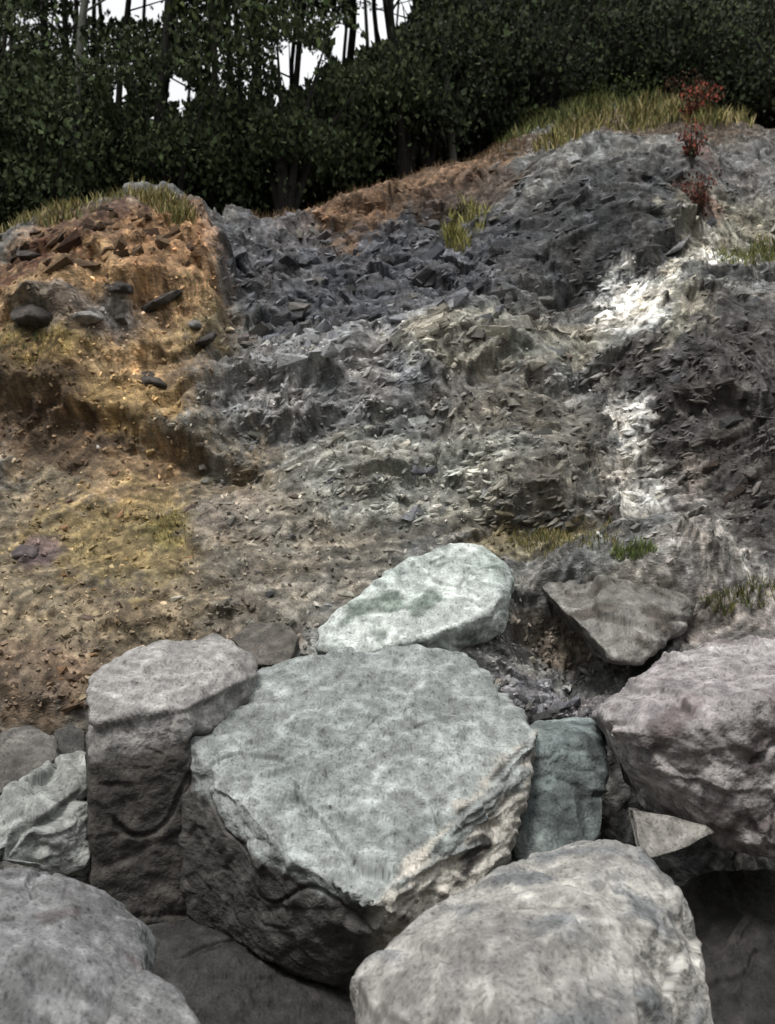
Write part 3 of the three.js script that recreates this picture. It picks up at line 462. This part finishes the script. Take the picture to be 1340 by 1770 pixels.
// ---------------------------------------------------------------- grass and moss
const bladeG = (() => { const g = new THREE.BufferGeometry(); g.setAttribute('position', new THREE.Float32BufferAttribute([-.05, 0, 0, .05, 0, 0, -.04, .5, .08, .04, .5, .08, 0, 1, .34], 3)); g.setIndex([0, 1, 2, 1, 3, 2, 2, 3, 4]); g.computeVertexNormals(); return g; })();
const bladeMat = new THREE.MeshStandardMaterial({ roughness: .8, side: THREE.DoubleSide });
function grass(spots, n, h, cols, label, name = 'grass') {
  const im = new THREE.InstancedMesh(bladeG, bladeMat, n), q = new THREE.Object3D(), C = new THREE.Color();
  for (let i = 0; i < n; i++) {
    const e = spots[i % spots.length], r = Math.sqrt(rnd()), t = rnd() * 6.283, rt = (e[4] || 0) * Math.PI / 180, a = Math.cos(t) * r * e[2], b = Math.sin(t) * r * e[3];
    const [x, s] = groundAt(e[0] + a * Math.cos(rt) + b * Math.sin(rt), e[1] - a * Math.sin(rt) + b * Math.cos(rt), 4), p = surf(x, s, true);
    const tuft = .5 + .5 * noise(x * 5, s * 5, 3); q.position.set(p[0], p[1] - .01, p[2]); q.rotation.set(rr(-.3, .5), rr(0, 6.28), rr(-.4, .4)); const L = h * rr(.4, 1.2) * (.55 + tuft); q.scale.set(L * rr(.6, 1.3), L, L); q.updateMatrix(); im.setMatrixAt(i, q.matrix);
    const c = L3(...muted(cols[Math.floor(rnd() * cols.length)], .25)), k = rr(.6, 1.3); im.setColorAt(i, C.setRGB(c[0] * k, c[1] * k, c[2] * k));
  }
  im.castShadow = im.receiveShadow = true; im.name = numbered(name); scene.add(im); return tag(im, label, name, null, 'stuff');
}
reseed(616);
const straw = [[168, 146, 84], [150, 132, 66], [180, 160, 104], [126, 116, 52]], green = [[92, 104, 40], [120, 122, 48], [76, 90, 36], [140, 134, 64]];
grass([[130, 395, 210, 16, 14], [60, 412, 90, 16, 8], [290, 388, 60, 14, -20]], 4200, .10, [...straw, ...green, [140, 122, 48]], 'yellow-green grass along the top edge of the tan earth bank');
grass([[1060, 225, 110, 36, 16], [1000, 245, 50, 22, 10], [1130, 205, 60, 30, 10], [980, 262, 60, 22, 14], [1240, 222, 60, 14, 0]], 6400, .15, [...straw, ...green, [120, 112, 50]], 'straw-coloured grass on the crest at upper right');
grass([[1090, 170, 95, 26, 5], [1000, 195, 60, 22, 14], [910, 215, 50, 20, 20]], 4200, .15, [...green, [96, 110, 44]], 'green grass along the forest edge behind the straw-coloured grass');
grass([[805, 395, 42, 28, 35], [790, 425, 24, 18, 0]], 1100, .11, [[150, 146, 66], [132, 130, 54], [168, 160, 84]], 'yellow-green tuft of grass on a small ledge of the dark rock');
grass([[1290, 462, 60, 22, 8], [1330, 450, 40, 26, 0]], 1100, .09, green, 'green grass on the ledge at the right edge beside the white vein');
grass([[980, 938, 105, 22, 0], [930, 945, 60, 18, 0]], 1500, .055, [...straw, ...green, [120, 104, 56]], 'rusty yellow dry grass on the ledge above the jutting rock');
grass([[1095, 958, 40, 13, 0]], 500, .07, [[96, 120, 46], [112, 130, 56]], 'small bright green patch at the right end of the dry grass');
grass([[1310, 1035, 40, 26, 0], [1240, 1050, 40, 14, 0]], 700, .06, [...green, [104, 92, 52]], 'mossy green patch above the pinkish-grey boulder');
grass([[220, 925, 120, 60, 10], [290, 895, 50, 40, 40]], 1500, .035, [[128, 112, 56], [104, 98, 40], [146, 126, 70]], 'short olive moss on the lower left slope', 'moss');
grass([[50, 600, 60, 40, 0], [330, 535, 50, 50, 0]], 900, .05, [...green, [150, 132, 70]], 'sparse yellowish moss on the earth bank', 'moss');
grass([[760, 272, 110, 20, 14], [600, 330, 110, 18, 18], [860, 262, 50, 16, 14], [480, 372, 50, 12, 18]], 3000, .07, [[108, 78, 48], [96, 72, 42], [132, 98, 60], [110, 92, 50]], 'withered brown grass along the middle of the crest');
// ---------------------------------------------------------------- woodland on the hilltop
const leafG = (() => { const g = new THREE.BufferGeometry(); g.setAttribute('position', new THREE.Float32BufferAttribute([0, 0, 0, -.3, .45, .06, .3, .45, .06, 0, 1, -.08], 3)); g.setIndex([0, 2, 1, 1, 2, 3]); g.computeVertexNormals(); return g; })();
const leafMat = new THREE.MeshStandardMaterial({ roughness: 1, side: THREE.DoubleSide });
const bark = [[.030, .028, .024], [.16, .16, .14], [.05, .045, .036]].map(c => { const m = new THREE.MeshStandardMaterial({ roughness: .95, bumpMap: rockBump, bumpScale: .01, map: rockGrain }); m.color.setRGB(...c); return m; });
function tube(pts, r0, r1, sides = 7) { const n = pts.length, pos = [], idx = [], uv = []; for (let i = 0; i < n; i++) { const r = lerp(r0, r1, i / (n - 1)), t = pts[Math.min(n - 1, i + 1)].clone().sub(pts[Math.max(0, i - 1)]).normalize(), a = new THREE.Vector3(.3, .1, 1).cross(t).normalize(), b = t.clone().cross(a); for (let j = 0; j <= sides; j++) { const q = j / sides * 6.2832, v = pts[i].clone().addScaledVector(a, Math.cos(q) * r).addScaledVector(b, Math.sin(q) * r); pos.push(v.x, v.y, v.z); uv.push(j / sides * .5, i * .3); } } const w = sides + 1; for (let i = 0; i < n - 1; i++) for (let j = 0; j < sides; j++) { const k = i * w + j; idx.push(k, k + 1, k + w, k + 1, k + w + 1, k + w); } const g = new THREE.BufferGeometry(); g.setAttribute('position', new THREE.Float32BufferAttribute(pos, 3)); g.setAttribute('uv', new THREE.Float32BufferAttribute(uv, 2)); g.setIndex(idx); g.computeVertexNormals(); return g; }
// openings in the canopy through which the white sky shows
const gaps = [[210, 8, 80, 30, .985], [150, 20, 20, 16, 0.96], [12, 75, 11, 18, 0.96], [64, 42, 35, 19, 0.6], [104, 42, 16, 13, 0.72], [206, 165, 13, 27, .985], [300, 160, 24, 25, .985], [322, 165, 19, 19, 0.96], [312, 196, 7, 16, .985], [272, 206, 11, 11, .985], [400, 40, 20, 16, 0.6], [395, 120, 48, 35, 0.54], [440, 150, 39, 31, 0.66], [470, 90, 31, 24, 0.6], [510, 118, 42, 40, .985], [480, 178, 7, 14, .985], [545, 108, 24, 18, 0.9], [600, 76, 33, 33, .985], [655, 40, 44, 37, .985], [688, 20, 28, 33, .985], [640, 8, 39, 13, 0.84], [250, 30, 31, 13, 0.96]];
function open(p) { const q = toPx(p); if (q[2] < 0 || q[1] > 260 || q[0] > 760 || q[0] < -30 || q[1] < -60) return 0; let k = 0; for (const g of gaps) { const dx = (q[0] - g[0]) / g[2], dy = (q[1] - g[1]) / g[3], r0 = dx * dx + dy * dy; if (r0 > 2.2) continue; const r = r0 + .9 * noise(q[0] * .045, q[1] * .045, 5) + .8 * noise(q[0] * .11, q[1] * .11, 9); if (r < 1) k = Math.max(k, g[4]); } return k; }
const tv = new THREE.Vector3();
function foliage(name, parent, centres, n, size, cols, drop = .4) { // leaves hung round the ends of the limbs
  const q = new THREE.Object3D(), C = new THREE.Color(), M = [], K = [];
  for (let i = 0; i < n; i++) {
    const [c, r] = centres[Math.floor(rnd() * centres.length)]; let a, b, d; do { a = rr(-1, 1); b = rr(-1, 1); d = rr(-1, 1); } while (a * a + b * b + d * d > 1); const f = Math.pow(a * a + b * b + d * d, -.12);
    tv.set(c.x + a * r * f, c.y + b * r * .7 * f, c.z + d * r * f); const pick = Math.floor(rnd() * cols.length), kk = rr(.55, 1.4), rot = [rr(-1.2, 1.2) - drop, rr(0, 6.28), rr(-.8, .8)], L = size * rr(.6, 1.3), keep = rnd();
    if (keep * .985 < open({ x: tv.x + parent.position.x, y: tv.y + parent.position.y, z: tv.z + parent.position.z })) continue;
    q.position.copy(tv); q.rotation.set(...rot); q.scale.setScalar(L); q.updateMatrix(); M.push(q.matrix.clone()); const o = cols[pick]; K.push([o[0] * kk, o[1] * kk, o[2] * kk]);
  }
  const im = new THREE.InstancedMesh(leafG, leafMat, M.length); M.forEach((m, i) => { im.setMatrixAt(i, m); im.setColorAt(i, C.setRGB(...K[i])); }); im.name = name; im.userData.kind = 'stuff'; im.castShadow = im.receiveShadow = true; parent.add(im); return im;
}
const dark = [[.050, .072, .028], [.055, .078, .030], [.046, .064, .028]], mid = [[.055, .085, .024], [.046, .07, .024]], lit = [[.07, .095, .028], [.062, .088, .028], [.056, .08, .026]], dull = [[.050, .058, .038], [.044, .052, .036], [.060, .066, .044]];  // third palette is paler, sunlight put into its yellow-green
function tree(x, s, H, r, lean, barkI, low, n, size, cols, label, group) {
  const p = surf(x, s, false), t = new THREE.Group(); t.name = numbered('tree'); t.position.set(p[0], p[1] - .1, p[2]); scene.add(t);
  const ax = h => new THREE.Vector3(lean * h + .12 * H / 10 * Math.sin(h * .9 + x * 3), h, .1 * Math.sin(h * .7 + s)), pts = []; for (let i = 0; i <= 8; i++) pts.push(ax(H * i / 8));
  const parts = [tube(pts, r, r * .25)], cen = [];
  const nl = 13; for (let i = 0; i < nl; i++) { const h = H * lerp(low, .97, (i + .4 * rnd()) / nl), a = i * 2.4 + rnd(), L = H * .21 * (1.15 - h / H * .75) * rr(.7, 1.2), b = ax(h), e = b.clone().add(new THREE.Vector3(Math.cos(a) * L, L * rr(.1, .55), Math.sin(a) * L)), m = b.clone().lerp(e, .5); m.y += L * .1; if (open(e.clone().add(t.position)) > .4 || open(m.clone().add(t.position)) > .4) continue; parts.push(tube([b, m, e], r * .32 * (1.1 - h / H), r * .06, 5)); cen.push([e, L * .62], [m, L * .5]); }
  mesh('trunk', mergeGeometries(parts), bark[barkI], t); foliage('crown', t, cen, n, size, cols);
  return tag(t, label, 'tree', group);
}
reseed(717);
const place = (px, ahead) => { const [x] = toSlope(px, px < 380 ? 400 : lerp(380, 170, clamp((px - 380) / 700))), sc = crestS(x), k = 1 + ahead / 13; return [x * k, crestS(x * k) + ahead]; };
const T = (px, ahead, ...r) => tree(...place(px, ahead), ...r);
T(140, 1.0, 9, .05, .0, 1, .26, 4200, .12, [...mid, ...lit], 'slim pale-barked tree at upper left under the brightest gap of sky', null);
T(250, .9, 8, .05, .02, 0, .22, 5200, .10, [...lit, ...mid, ...lit], 'tree with sunlit yellow-green leaves at the top left of the wood', null);
T(772, .9, 8, .04, -.01, 1, .40, 2200, .16, dark, 'slim tree with a pale grey trunk right of the middle of the wood', null);
T(345, 1.4, 8.5, .04, .01, 2, .36, 2200, .16, [...dark, ...mid], 'slender dark tree standing above the notch in the crest', null);
T(655, 1.6, 8, .05, .02, 0, .3, 2800, .16, [...dark, ...mid, [.05, .07, .02]], 'dark tree right of the highest gaps of sky, with a few green leaves', null);
const woodL = 'dark slender tree in the shaded left half of the wood', woodR = 'dull green tree in the dense right half of the wood';
for (let i = 0; i < 30; i++) { const px = -160 + i / 29 * 900 + rr(-20, 20), ah = 2 + (i * 7 % 11) * .9 + rr(0, .8); T(px, ah, rr(9, 12), rr(.035, .075), rr(-.03, .03), i % 4 === 0 ? 2 : 0, rr(.10, .22), 7500, .095, i % 3 ? dark : [...dark, ...mid], woodL, 'trees in the left half of the wood'); }
for (let i = 0; i < 26; i++) { const px = 730 + i / 25 * 800 + rr(-20, 20), ah = 1.6 + (i * 5 % 11) * .8 + rr(0, .8); T(px, ah, rr(8, 11), rr(.035, .075), rr(-.03, .03), i % 5 === 0 ? 2 : 0, rr(.05, .16), 8000, .095, i % 3 ? [...dark, ...dull] : dull, woodR, 'trees in the right half of the wood'); }
function shrub(px, ahead, w, h, n, size, cols, label, group, name = 'shrub', category = 'shrub', barkI = 0) {
  const [x, s] = place(px, ahead); return shrubOn(surf(x, s, false), w, h, n, size, cols, label, group, name, category, barkI);
}
function shrubOn(p, w, h, n, size, cols, label, group, name, category, barkI = 0) {
  const t = new THREE.Group(); t.name = numbered(name); t.position.set(p[0], p[1] - .03, p[2]); scene.add(t);
  const st = [], cen = []; for (let i = 0; i < 7; i++) { const a = i * 2.4, e = new THREE.Vector3(Math.cos(a) * w * rr(.15, .5), h * rr(.5, .9), Math.sin(a) * w * rr(.15, .5)), m = e.clone().multiplyScalar(.5); m.x *= .6; st.push(tube([new THREE.Vector3(), m, e], .02 * h + .006, .004, 5)); cen.push([e, w * .28], [m, w * .22]); }
  cen.push([new THREE.Vector3(0, h * .3, 0), w * .4]); mesh('stems', mergeGeometries(st), bark[barkI], t); foliage('leaves', t, cen, n, size, cols); return tag(t, label, category, group);
}
for (let i = 0; i < 22; i++) { const px = -120 + i / 21 * 860; shrub(px, .9 + (i * 3 % 5) * .55, rr(1.5, 2.2), rr(1.6, 2.9), 4800, .072, dark, 'dark understorey shrub behind the crest in the left half of the wood', 'understorey shrubs on the left'); }
for (let i = 0; i < 18; i++) { const px = 740 + i / 17 * 700; shrub(px, 1.0 + (i * 3 % 5) * .55, rr(1.5, 2.2), rr(1.3, 2.3), 4800, .072, [...dark, ...dull], 'dull green understorey shrub behind the crest in the right half of the wood', 'understorey shrubs on the right'); }
for (let i = 0; i < 34; i++) { const px = -160 + i / 33 * 1660; shrub(px, 9 + (i * 3 % 7) * 1.1, rr(3, 4), rr(4, px < 720 ? 5.0 : 7.5), 5200, .13, dark, px < 720 ? 'dark thicket deep in the left half of the wood' : 'dark thicket deep in the right half of the wood', px < 720 ? 'thickets deep in the wood on the left' : 'thickets deep in the wood on the right', 'thicket', 'thicket'); }
const G = (px, py, ...r) => shrubOn(surfAt(px, py)[3], ...r);
G(1000, 175, .6, .3, 900, .05, [[.07, .10, .03], [.10, .12, .035]], 'low green bush at the middle of the grassy crest', null, 'bush', 'bush');
G(1060, 150, .7, .34, 1000, .05, [[.06, .09, .03], [.08, .10, .03]], 'dark green bush at the back of the grassy crest', null, 'bush', 'bush');
G(925, 205, .55, .34, 900, .05, [[.10, .12, .03], [.07, .09, .03], [.16, .16, .05]], 'low yellow-green bush left of the straw-coloured grass', null, 'bush', 'bush');
G(1120, 160, .8, .34, 1100, .06, [[.06, .10, .03], [.09, .12, .04]], 'low green bush among the grass left of the red-leaved shrub', null, 'bush', 'bush');
const red = [[.24, .045, .03], [.18, .035, .025], [.28, .07, .045], [.10, .06, .03], [.07, .07, .03]], rust = [[.09, .045, .026], [.07, .045, .026], [.11, .055, .032], [.05, .06, .028]];
G(1200, 218, .42, .46, 900, .042, red, 'bright red-leaved shrub on the crest at upper right', null, 'red_shrub', 'shrub', 2);
G(1196, 190, .6, .62, 900, .045, rust, 'russet shrub behind the bright red one, before the dark wood', null, 'red_shrub', 'shrub', 2);
G(1192, 296, .24, .40, 420, .036, red, 'small red plant hanging on the dark rock below the red shrub', null, 'red_plant', 'plant', 2);
G(1206, 385, .36, .30, 480, .036, [[.10, .03, .02], [.14, .035, .022], [.07, .03, .018]], 'dull red plant above the slanting cleft, lowest of the red ones', null, 'red_plant', 'plant', 2);
// ---------------------------------------------------------------- unseen bank added behind the camera to keep low sky off boulders and wood
{
  const NX = 60, NZ = 40, pos = [], col = [], uv = [], idx = [];
  for (let j = 0; j < NZ; j++) for (let i = 0; i < NX; i++) { const a = lerp(-2.3, 2.3, i / (NX - 1)), t = j / (NZ - 1), r = 5 + t * 24, y = -.6 + 14 * sst(0, .55, t) + 2 * t + .5 * noise(a * 5, t * 9, 3); pos.push(Math.sin(a) * r, y, Math.cos(a) * r); const m = 1 + .6 * fbm(a * 9, t * 14, 3, 3); col.push(.035 * m, .04 * m, .02 * m); uv.push(a * r, t * 24); }
  for (let j = 0; j < NZ - 1; j++) for (let i = 0; i < NX - 1; i++) { const k = j * NX + i; idx.push(k, k + NX, k + 1, k + 1, k + NX, k + NX + 1); }
  tag(mesh('added_bank', geoFrom(new Float32Array(pos), new Uint32Array(idx), new Float32Array(col), new Float32Array(uv)), cliffMat), 'unseen bank added behind the camera to block low sky light', null, null, 'structure');
}
renderer.render(scene, camera);
